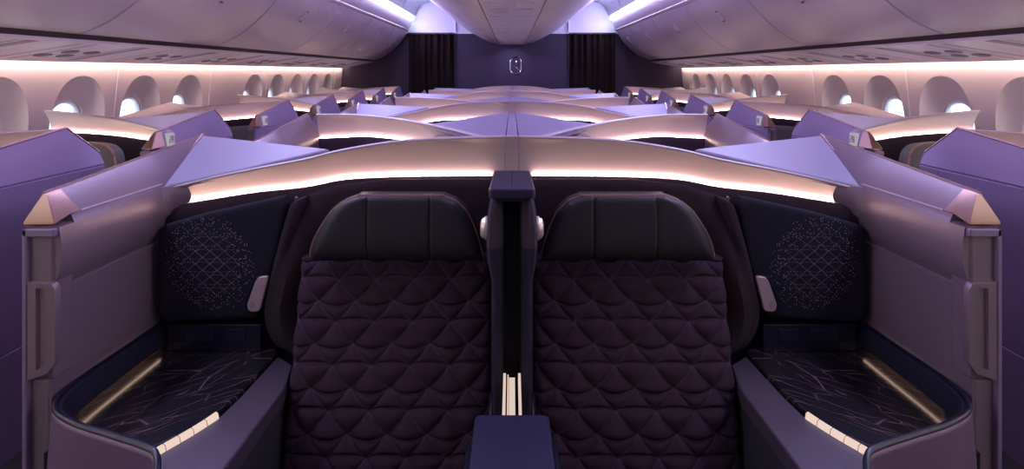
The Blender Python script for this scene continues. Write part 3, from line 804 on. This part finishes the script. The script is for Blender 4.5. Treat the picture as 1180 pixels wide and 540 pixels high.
def side_panel(s_):
    """acoustic panel with a dotted star pattern between the seat and the side wall"""
    global S
    S = s_; sd = sides[s_]
    root = thing('speckled_panel', (.93, 1.88, .82), 'dark fabric panel with dotted diamond pattern beside the %s quilted seat' % sd, 'wall panel', 'dotted fabric panels')
    Y = 1.87
    cv = lambda x, y: ((590 - x) * Y / 684, 1.6 - (y - 83) * Y / 684)
    px = [(182, 276), (184, 265), (190, 259), (240, 245), (318, 228), (327, 227), (331, 233), (330, 243), (320, 290), (306, 345), (300, 362), (294, 366), (240, 369), (194, 371), (185, 368), (182, 360)]
    O = [cv(*p) for p in px]
    cx = sum(p[0] for p in O) / len(O); cz = sum(p[1] for p in O) / len(O)
    m = MB()
    rings = []
    for sc_, y in ((1.0, 1.900), (1.0, 1.878), (.985, 1.870), (.955, 1.866), (.90, 1.865)):
        rings.append([(cx + (a - cx) * sc_, y, cz + (z - cz) * sc_) for a, z in O])
    m.loft(rings); m.build('fabric_board', 'panel_fabric', root, smooth=True)
    # dots
    rnd = random.Random(3)
    pc = cv(243, 303)
    w, hh = .0455, .040
    dots = []
    def want(a, z):
        dx, dz = (a - pc[0]) / .125, (z - pc[1]) / .130
        sh = dx * .25
        return math.hypot(dx, dz - dx * .15)
    for di in (-1, 1):
        for n in range(-8, 9):
            t = -6.0
            while t < 6:
                # walk along diagonal lines u/w + di*v/h = n
                u = t * w / 2; v = di * (n - u / w) * hh
                a, z = pc[0] + u, pc[1] + v
                r = want(a, z)
                step = .06 if r < .40 else (.20 if r < .7 else .30)
                if r < 1.12 and rnd.random() < (1 if r < .8 else .62): dots.append((a, z, r))
                t += step
    for I in range(-7, 8):
        for J in range(-7, 8):
            uc = (I + J + 1) / 2 * w; vc = (I - J) / 2 * hh
            sg = 1 if (I - J) % 2 == 0 else -1
            r0 = want(pc[0] + uc, pc[1] + vc)
            n = 14 if r0 < .36 else (6 if r0 < .8 else 4)
            for q in range(n + 1):
                du = (q / n - .5) * w; v = vc + sg * .0055 * (1 - (2 * du / w) ** 2)
                a, z = pc[0] + uc + du, pc[1] + v; r = want(a, z)
                if r < 1.0 and rnd.random() < (.95 if r < .7 else .55): dots.append((a, z, r))
    for q in range(170):
        an = rnd.uniform(0, 6.28); rr = rnd.uniform(.65, 1.12)
        dots.append((pc[0] + .125 * rr * math.cos(an), pc[1] + .130 * rr * math.sin(an), rr))
    m = MB()
    for a, z, r in dots:
        rad = .0007 if r < .40 else (.0011 if r < .8 else .0013)
        vs = [(a + rad * math.cos(k * math.pi / 3), 1.8635, z + rad * math.sin(k * math.pi / 3)) for k in range(6)]
        m.add(vs, [tuple(range(6))])
    m.build('dot_pattern', 'dot_metal', root)
    # pink latch plate with a round mark
    Yl = 1.835
    cl = lambda x, y: ((592.5 - x) * Yl / 684, 1.6 - (y - 83) * Yl / 684)
    lp = [cl(*p) for p in ((296, 325), (299, 320.5), (303, 319), (309.5, 318), (311, 320), (302, 356), (300, 358.5), (292, 359.5), (288, 357), (287, 351))]
    m = MB(); m.prism(lp, lambda a, z: (a, 1.835, z), lambda a, z: (a, 1.848, z)); pl = m.build('latch_plate', 'pink_metal', root, bevel=.003, seg=3)
    m = MB(); m.prism([(lerp(a, .782, -.10) + .014, z - .003) for a, z in lp], lambda a, z: (a, 1.849, z), lambda a, z: (a, 1.860, z)); m.build('latch_backing', 'navy', root, bevel=.002)
    lc = cl(293, 351)
    m = MB()
    m.tube([(lc[0] + .0065 * math.cos(t), 1.8345, lc[1] + .0085 * math.sin(t)) for t in [2 * math.pi * k / 20 for k in range(21)]], .0006, 4)
    m.tube([(lc[0] + .002, 1.8345, lc[1] + .005), (lc[0] - .0015, 1.8345, lc[1] + .001), (lc[0] + .001, 1.8345, lc[1] - .002), (lc[0] - .002, 1.8345, lc[1] - .005)], .0006, 4)
    m.build('round_mark', 'service_dark', pl)
    return root

def console(s_):
    global S
    S = s_; sd = sides[s_]
    root = thing('side_console', (.9, 1.55, 0), 'marble topped side console with navy rim beside the %s quilted seat' % sd, 'side console', 'side consoles')
    # rim path at the wall, around the corner and forward
    rim = catmull([(1.126, 1.90, .795), (1.128, 1.70, .797), (1.128, 1.56, .80), (1.118, 1.470, .80), (1.080, 1.405, .80), (1.00, 1.355, .80), (.88, 1.308, .80), (.785, 1.270, .80), (.748, 1.248, .796), (.728, 1.215, .775), (.716, 1.16, .735), (.71, 1.10, .69)], 6)
    m = MB(); m.tube(rim, .0070, 10, .9); m.build('rim', 'navy', root, smooth=True)
    # sloping lining from the rim down to the shelf
    n_l = 36
    rings = []
    for i, p in enumerate(rim[:n_l]):
        q0, q1 = rim[max(i - 1, 0)], rim[i + 1]
        t = Vector((q1[0] - q0[0], q1[1] - q0[1], 0)).normalized(); nn = Vector((t.y, -t.x, 0))
        if nn.dot(Vector((.92 - p[0], 1.65 - p[1], 0))) < 0: nn = -nn
        f = lambda d, z: (p[0] + nn.x * d, p[1] + nn.y * d, z)
        rings.append([f(0, p[2] + .002), f(.014, p[2] - .004), f(.034, .752), f(.034, .747), f(.028, .747), f(.002, p[2] - .02)])
    m = MB(); m.loft(rings); m.build('rim_lining', 'navy_soft', root, smooth=True)
    led = [(p[0] - .012, p[1], .757) for i, p in enumerate(rim[:17]) if i > 0]
    m = MB(); m.tube(led, .0035, 6); e = m.build('shelf_light', 'shelf_led', root, smooth=True); e['label'] = 'warm strip hidden under the rim'
    # marble shelf
    top = [(1.125, 1.90), (1.125, 1.56), (1.112, 1.47), (1.07, 1.405), (.99, 1.36), (.88, 1.335), (.838, 1.355), (.82, 1.400), (.795, 1.455), (.765, 1.52), (.748, 1.62), (.735, 1.86), (.76, 1.90)]
    m = MB(); m.prism(top, lambda a, y: (a, y, .722), lambda a, y: (a, y, .695)); m.build('marble_shelf', 'marble', root, bevel=.003)
    # key light strip on the shelf's edge
    ks = [(.760, 1.530), (.775, 1.488), (.793, 1.447), (.812, 1.410), (.832, 1.374), (.846, 1.352)]
    K = catmull([(a, y, 0) for a, y in ks], 5)
    sec = lambda a, y, e: [(a - .006 - e, y - .004 - e * .66, .699), (a - .0075 - e, y - .005 - e * .66, .712), (a - .004 - e, y - .003 - e * .66, .7235 + e), (a + .004, y + .003, .7235 + e), (a + .002, y + .002, .699)]
    m = MB(); m.loft([sec(a, y, 0) for a, y, _ in K]); kl = m.build('key_strip', 'copper_trim', root)
    nk = 6; L_ = len(K) - 1
    def at(t):
        t = min(max(t, 0), L_ - 1e-6); i0 = int(t); f_ = t - i0
        return lerp(K[i0][0], K[i0 + 1][0], f_), lerp(K[i0][1], K[i0 + 1][1], f_)
    for q in range(nk):
        t0, t1 = q * L_ / nk + .14, (q + 1) * L_ / nk - .14
        m = MB(); m.loft([sec(*at(lerp(t0, t1, w_ / 4)), .0009) for w_ in range(5)]); ck = m.build('control_key', 'key_light', kl)
        if q == 0: ck['label'] = 'glowing control key'
    # ledge beside the seat
    ledge = [(.733, 1.86), (.744, 1.62), (.756, 1.52), (.784, 1.455), (.812, 1.400), (.838, 1.345), (.76, 1.28), (.72, 1.18), (.705, 1.06), (.655, 1.06), (.645, 1.30), (.640, 1.66), (.665, 1.80)]
    m = MB(); m.prism(ledge, lambda a, y: (a, y, .712), lambda a, y: (a, y, .665)); m.build('seat_side_ledge', 'console_paint', root, bevel=.005)
    m = MB(); m.prism([(.735, 1.85), (.73, 1.07), (.662, 1.07), (.655, 1.30), (.652, 1.66), (.675, 1.80)], lambda a, y: (a, y, .658), lambda a, y: (a, y, .10)); m.build('storage_side', 'storage_fabric', root, bevel=.004)
    # front body under the rim, flaring out towards the floor
    rings = []
    body = rim[12:]
    for z, off in ((0, .0), (-.012, .0), (-.10, .012), (-.22, .022), (-.50, .034), (-.70, .036)):
        rings.append([(p[0] + (.5 if p[0] > 1.0 else .15) * off * 0, p[1] - off, p[2] - .006 + z) for p in body])
    m = MB(); m.loft(rings, caps=False, closed=False); m.build('console_front', 'front_paint', root, smooth=True, solid=.012)
    # inner carcass so the console is a real box
    m = MB(); m.box(.74, 1.12, 1.42, 1.90, .05, .69); m.build('carcass', 'navy', root)
    # socket panel at the back
    m = MB(); m.box(.790, 1.085, 1.868, 1.899, .723, .806); sp = m.build('socket_panel', 'navy', root, bevel=.003)
    for a0, a1 in ((.84, .90), (.94, 1.0), (1.03, 1.08)):
        m = MB(); m.loft([[(a0, y, .752), (a1, y, .752), (a1, y, .792), (a0, y, .792)] for y in (1.868, 1.8655)]); m.build('socket', 'navy_soft', sp, bevel=.0015)
    return root

for s_ in (-1, 1):
    near_seat(s_); side_panel(s_); console(s_)

# seat in the second window suite: only its rounded headrest shows through the doorway
for s_ in (-1, 1):
    S = s_; sd = sides[s_]
    root = thing('reclining_chair', (2.08, 2.95, 0), 'olive grey seat with copper piped headrest inside the second %s window suite' % sd, 'seat', 'window seats')
    ang = math.radians(28)
    ca, sa = math.cos(ang), math.sin(ang)
    def tr(p):   # rotate about the seat centre so the seat turns toward the aisle
        x, y, z = p; return (2.10 + x * ca - y * sa, 2.98 + x * sa * -1 * -1 + y * ca, z)
    def pad(name, hw, z0, z1, y0, th, mt, taper=.06, par=root):
        O = []
        for k in range(28):
            t = 2 * math.pi * k / 28; x, z = sup(t, hw, (z1 - z0) / 2, 4); z += (z0 + z1) / 2
            O.append((x * (1 - taper * (z - z0) / (z1 - z0)), z))
        mb = MB(); cz = (z0 + z1) / 2
        mb.loft([[tr((x * s2, y0 + dy, cz + (z - cz) * s2)) for x, z in O] for s2, dy in ((.9, th), (1.0, th * .8), (1.0, th * .2), (.93, 0), (.8, -.012))])
        return mb.build(name, mt, par, smooth=True), O
    h, O = pad('headrest', .24, 1.04, 1.245, -.02, .07, 'olive_fabric', .22)
    mb = MB(); mb.tube([tr((x * 1.005, -.01, z)) for x, z in O + O[:1]], .006, 6); mb.build('piping', 'piping', h, smooth=True)
    pad('backrest', .27, .46, 1.05, -.01, .09, 'quilt_fabric', .0)
    mb = MB(); mb.loft([[tr((x, y, z)) for x, y in ((-.27, .05), (.27, .05), (.27, -.5), (-.27, -.5))] for z in (.30, .46)]); mb.build('seat_cushion', 'quilt_fabric', root, bevel=.03)
    mb = MB(); mb.loft([[tr((x, y, z)) for x, y in ((-.24, .04), (.24, .04), (.24, -.42), (-.24, -.42))] for z in (.0, .30)]); mb.build('seat_base', 'navy_soft', root)

# ================================================================== divider between the two seats
S = 1
root = thing('centre_divider', (0, 1.75, 0), 'tall fabric divider post with navy cap between the two quilted seats', 'divider')
m = MB(); m.prism([(-.054, 1.815), (.054, 1.815), (.063, 1.606), (.057, 1.600), (-.057, 1.600), (-.063, 1.606)], lambda a, y: (a, y, lerp(1.284, 1.300, (y - 1.6) / .215)), lambda a, y: (a, y, lerp(1.258, 1.276, (y - 1.6) / .215)))
cap = m.build('navy_cap', 'lid_navy', root, bevel=.004, seg=3)
m = MB(); m.loft([[(-.001, 1.64, 1.2875), (.001, 1.64, 1.2875), (.001, 1.812, 1.3005), (-.001, 1.812, 1.3005)], [(-.001, 1.64, 1.28), (.001, 1.64, 1.28), (.001, 1.812, 1.29), (-.001, 1.812, 1.29)]])
m.build('cap_groove', 'black', cap)
m = MB(); m.box(-.034, .034, 1.606, 1.66, 1.249, 1.258); m.build('cap_underside', 'navy', cap, bevel=.002)
for s_ in (-1, 1):
    S = s_
    rings = []
    for k in range(15):
        z = lerp(.60, 1.262, k / 14)
        w = (.057 if z < 1.03 else lerp(.057, .070, min(1, (z - 1.03) / .06))) - .012 * max(0, (z - 1.16) / .10) ** 2
        rings.append([(.0225, 1.665, z), (.028, 1.628, z), (.045, 1.612, z), (w - .008, 1.616, z), (w, 1.64, z), (w, 1.70, z), (w - .012, 1.82, z), (.0225, 1.86, z)])
    m = MB(); m.loft(rings[11:]); m.build('upper_post', 'post_fabric', root, smooth=True)
    m = MB(); m.loft(rings[:12]); m.build('lower_post', 'panel_fabric', root, smooth=True)
    m = MB(); c = (.073, 1.655, 1.165)
    ths = [2 * math.pi * k / 20 for k in range(20)]
    m.loft([[(.068 + d, c[1] + .020 * r_ * math.cos(t), c[2] + .034 * r_ * math.sin(t)) for t in ths] for r_, d in ((1, 0), (1, .006), (.88, .010), (.8, .016), (.55, .020))])
    rl = m.build('reading_light', 'rail_metal', root, smooth=True); rl['label'] = 'small pale pink reading light'
    m = MB(); m.box(.060, .074, 1.56, 1.62, .60, .80) if False else m.box(.052, .062, 1.38, 1.60, .45, .74); m.build('lower_side', 'navy', root, bevel=.004)
S = 1
m = MB(); m.box(-.022, .022, 1.70, 1.86, .60, 1.255); m.build('dark_slot', 'black', root)
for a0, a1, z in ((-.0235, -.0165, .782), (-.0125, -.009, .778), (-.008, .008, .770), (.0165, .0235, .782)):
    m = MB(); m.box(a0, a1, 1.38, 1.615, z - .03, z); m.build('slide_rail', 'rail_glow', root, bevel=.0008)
root = thing('centre_console', (0, 1.2, 0), 'glossy navy armrest console between the seats at the bottom edge', 'console')
m = MB()
m.prism([(-.074, 1.375), (.074, 1.375), (.082, 1.372), (.086, 1.362), (.0865, .98), (-.0865, .98), (-.086, 1.362), (-.082, 1.372)], lambda a, y: (a, y, .808), lambda a, y: (a, y, .775)); m.build('armrest_lid', 'lid_navy', root, bevel=.005, seg=3)
m = MB()
m.prism([(-.080, 1.362), (.080, 1.362), (.098, 1.335), (.106, 1.29), (.108, .98), (-.108, .98), (-.106, 1.29), (-.098, 1.335)], lambda a, y: (a * .96, y, .778), lambda a, y: (a, y, .30)); m.build('console_body', 'navy', root, bevel=.008, seg=3)

# ================================================================== curtains and emblem on the end wall
for s_ in (-1, 1):
    S = s_; sd = sides[s_]
    m = MB(); vs = []; n = 96
    prof_ = []
    for i in range(n + 1):
        a = lerp(.955, 1.69, i / n); prof_.append((a, 9.715 + .028 * math.sin(i / n * 2 * math.pi * 7 + .6) + .008 * math.sin(i * .7)))
    rings = [[(a, y + .004 * math.sin(a * 31 + z), z) for a, y in prof_] + [(a, y + .006, z) for a, y in reversed(prof_)] for z in (.06, 1.0, 1.7, 2.22)]
    m.loft(rings); root = thing('curtain', (1.32, 9.73, .05), 'dark brown pleated curtain on the %s of the purple end wall' % sd, 'curtain', 'end wall curtains')
    m.build('pleated_cloth', 'curtain_cloth', root, smooth=True)
    m = MB(); m.box(.95, 1.70, 9.69, 9.76, 2.222, 2.24); m.build('curtain_track', 'navy', root)
S = 1
Ze, Ye = 1.705, 9.785
root = thing('wall_emblem', (.06, Ye, Ze), 'chrome oval emblem with crossing tail mounted on the purple end wall', 'emblem')
def stad(hw, hh, n=16):
    r = hw; out = []
    for k in range(n + 1):
        t = math.pi * k / n; out.append((r * math.cos(t), hh - r + r * math.sin(t)))
    for k in range(n + 1):
        t = math.pi + math.pi * k / n; out.append((r * math.cos(t), -(hh - r) + r * math.sin(t)))
    return out + out[:1]
m = MB(); m.tube([(.06 + a, Ye, Ze + z) for a, z in stad(.090, .142)], .015, 8); m.build('oval_ring', 'chrome', root, smooth=True)
m = MB(); m.tube(catmull([(.03, Ye, Ze - .012), (.055, Ye, Ze - .02), (.09, Ye, Ze - .055), (.125, Ye, Ze - .075), (.155, Ye, Ze - .070)], 5), .011, 8); m.build('crossing_tail', 'chrome', root, smooth=True)
m = MB(); m.loft([[(.072 + w * math.cos(t), Ye + .5 * w * math.sin(t), z) for t in [2 * math.pi * k / 10 for k in range(10)]] for w, z in ((.004, Ze + .025), (.014, Ze + .045), (.019, Ze + .065), (.012, Ze + .082), (.003, Ze + .09))]); m.build('inner_drop', 'chrome', root, smooth=True)

# ================================================================== lights
def area(name, loc, sx, sy, energy, col, rot):
    l = bpy.data.lights.new(name, 'AREA'); l.shape = 'RECTANGLE'; l.size = sx; l.size_y = sy; l.energy = energy; l.color = col
    o = bpy.data.objects.new(name, l); COL.objects.link(o); o.location = loc; o.rotation_euler = rot; return o
for s_ in (-1, 1):
    # ceiling cove lamps: a row of violet lamps lying in the cove, throwing light inward and down
    area('cove_lamp', (s_ * 1.596, 5.3, 2.462), 0.03, 8.6, 95, (0.50, 0.42, 1.0), (0, math.radians(74 * s_), 0))
# added violet fill, out of view above the camera, to brighten the near seats
area('near_fill_lamp', (0, -0.2, 2.6), 1.6, 1.0, 6, (0.70, 0.55, 1.0), (math.radians(18), 0, 0))
sp = bpy.data.lights.new('emblem_spot', 'SPOT'); sp.energy = 12; sp.color = (0.5, 0.45, 1.0); sp.spot_size = math.radians(55); sp.spot_blend = 1; sp.shadow_soft_size = .05
o = bpy.data.objects.new('emblem_spot', sp); COL.objects.link(o); o.location = (0, 9.0, 1.95)
o.rotation_euler = (Vector((0, 9.8, 1.70)) - o.location).to_track_quat('-Z', 'Y').to_euler()

w = bpy.data.worlds.new('world'); sc.world = w; w.use_nodes = True
nt = w.node_tree; bg = nt.nodes['Background']
bg.inputs['Color'].default_value = (0.80, 0.90, 1.0, 1); bg.inputs['Strength'].default_value = 3.0

# ------------------------------------------------------------------ camera
cam = bpy.data.cameras.new('camera'); co = bpy.data.objects.new('camera', cam); COL.objects.link(co)
co.location = (0, 0, EYE); co.rotation_euler = (math.radians(90), 0, 0)
cam.sensor_width = 36; cam.lens = 684 / 1180 * 36; cam.shift_y = (83 - 270) / 1180; cam.clip_start = .02
sc.camera = co
sc.view_settings.view_transform = 'Standard'; sc.view_settings.look = 'None'
sc.view_settings.exposure = 0; sc.view_settings.gamma = 1; sc.view_settings.use_curve_mapping = False
sc.cycles.use_denoising = True
sc.cycles.max_bounces = 8
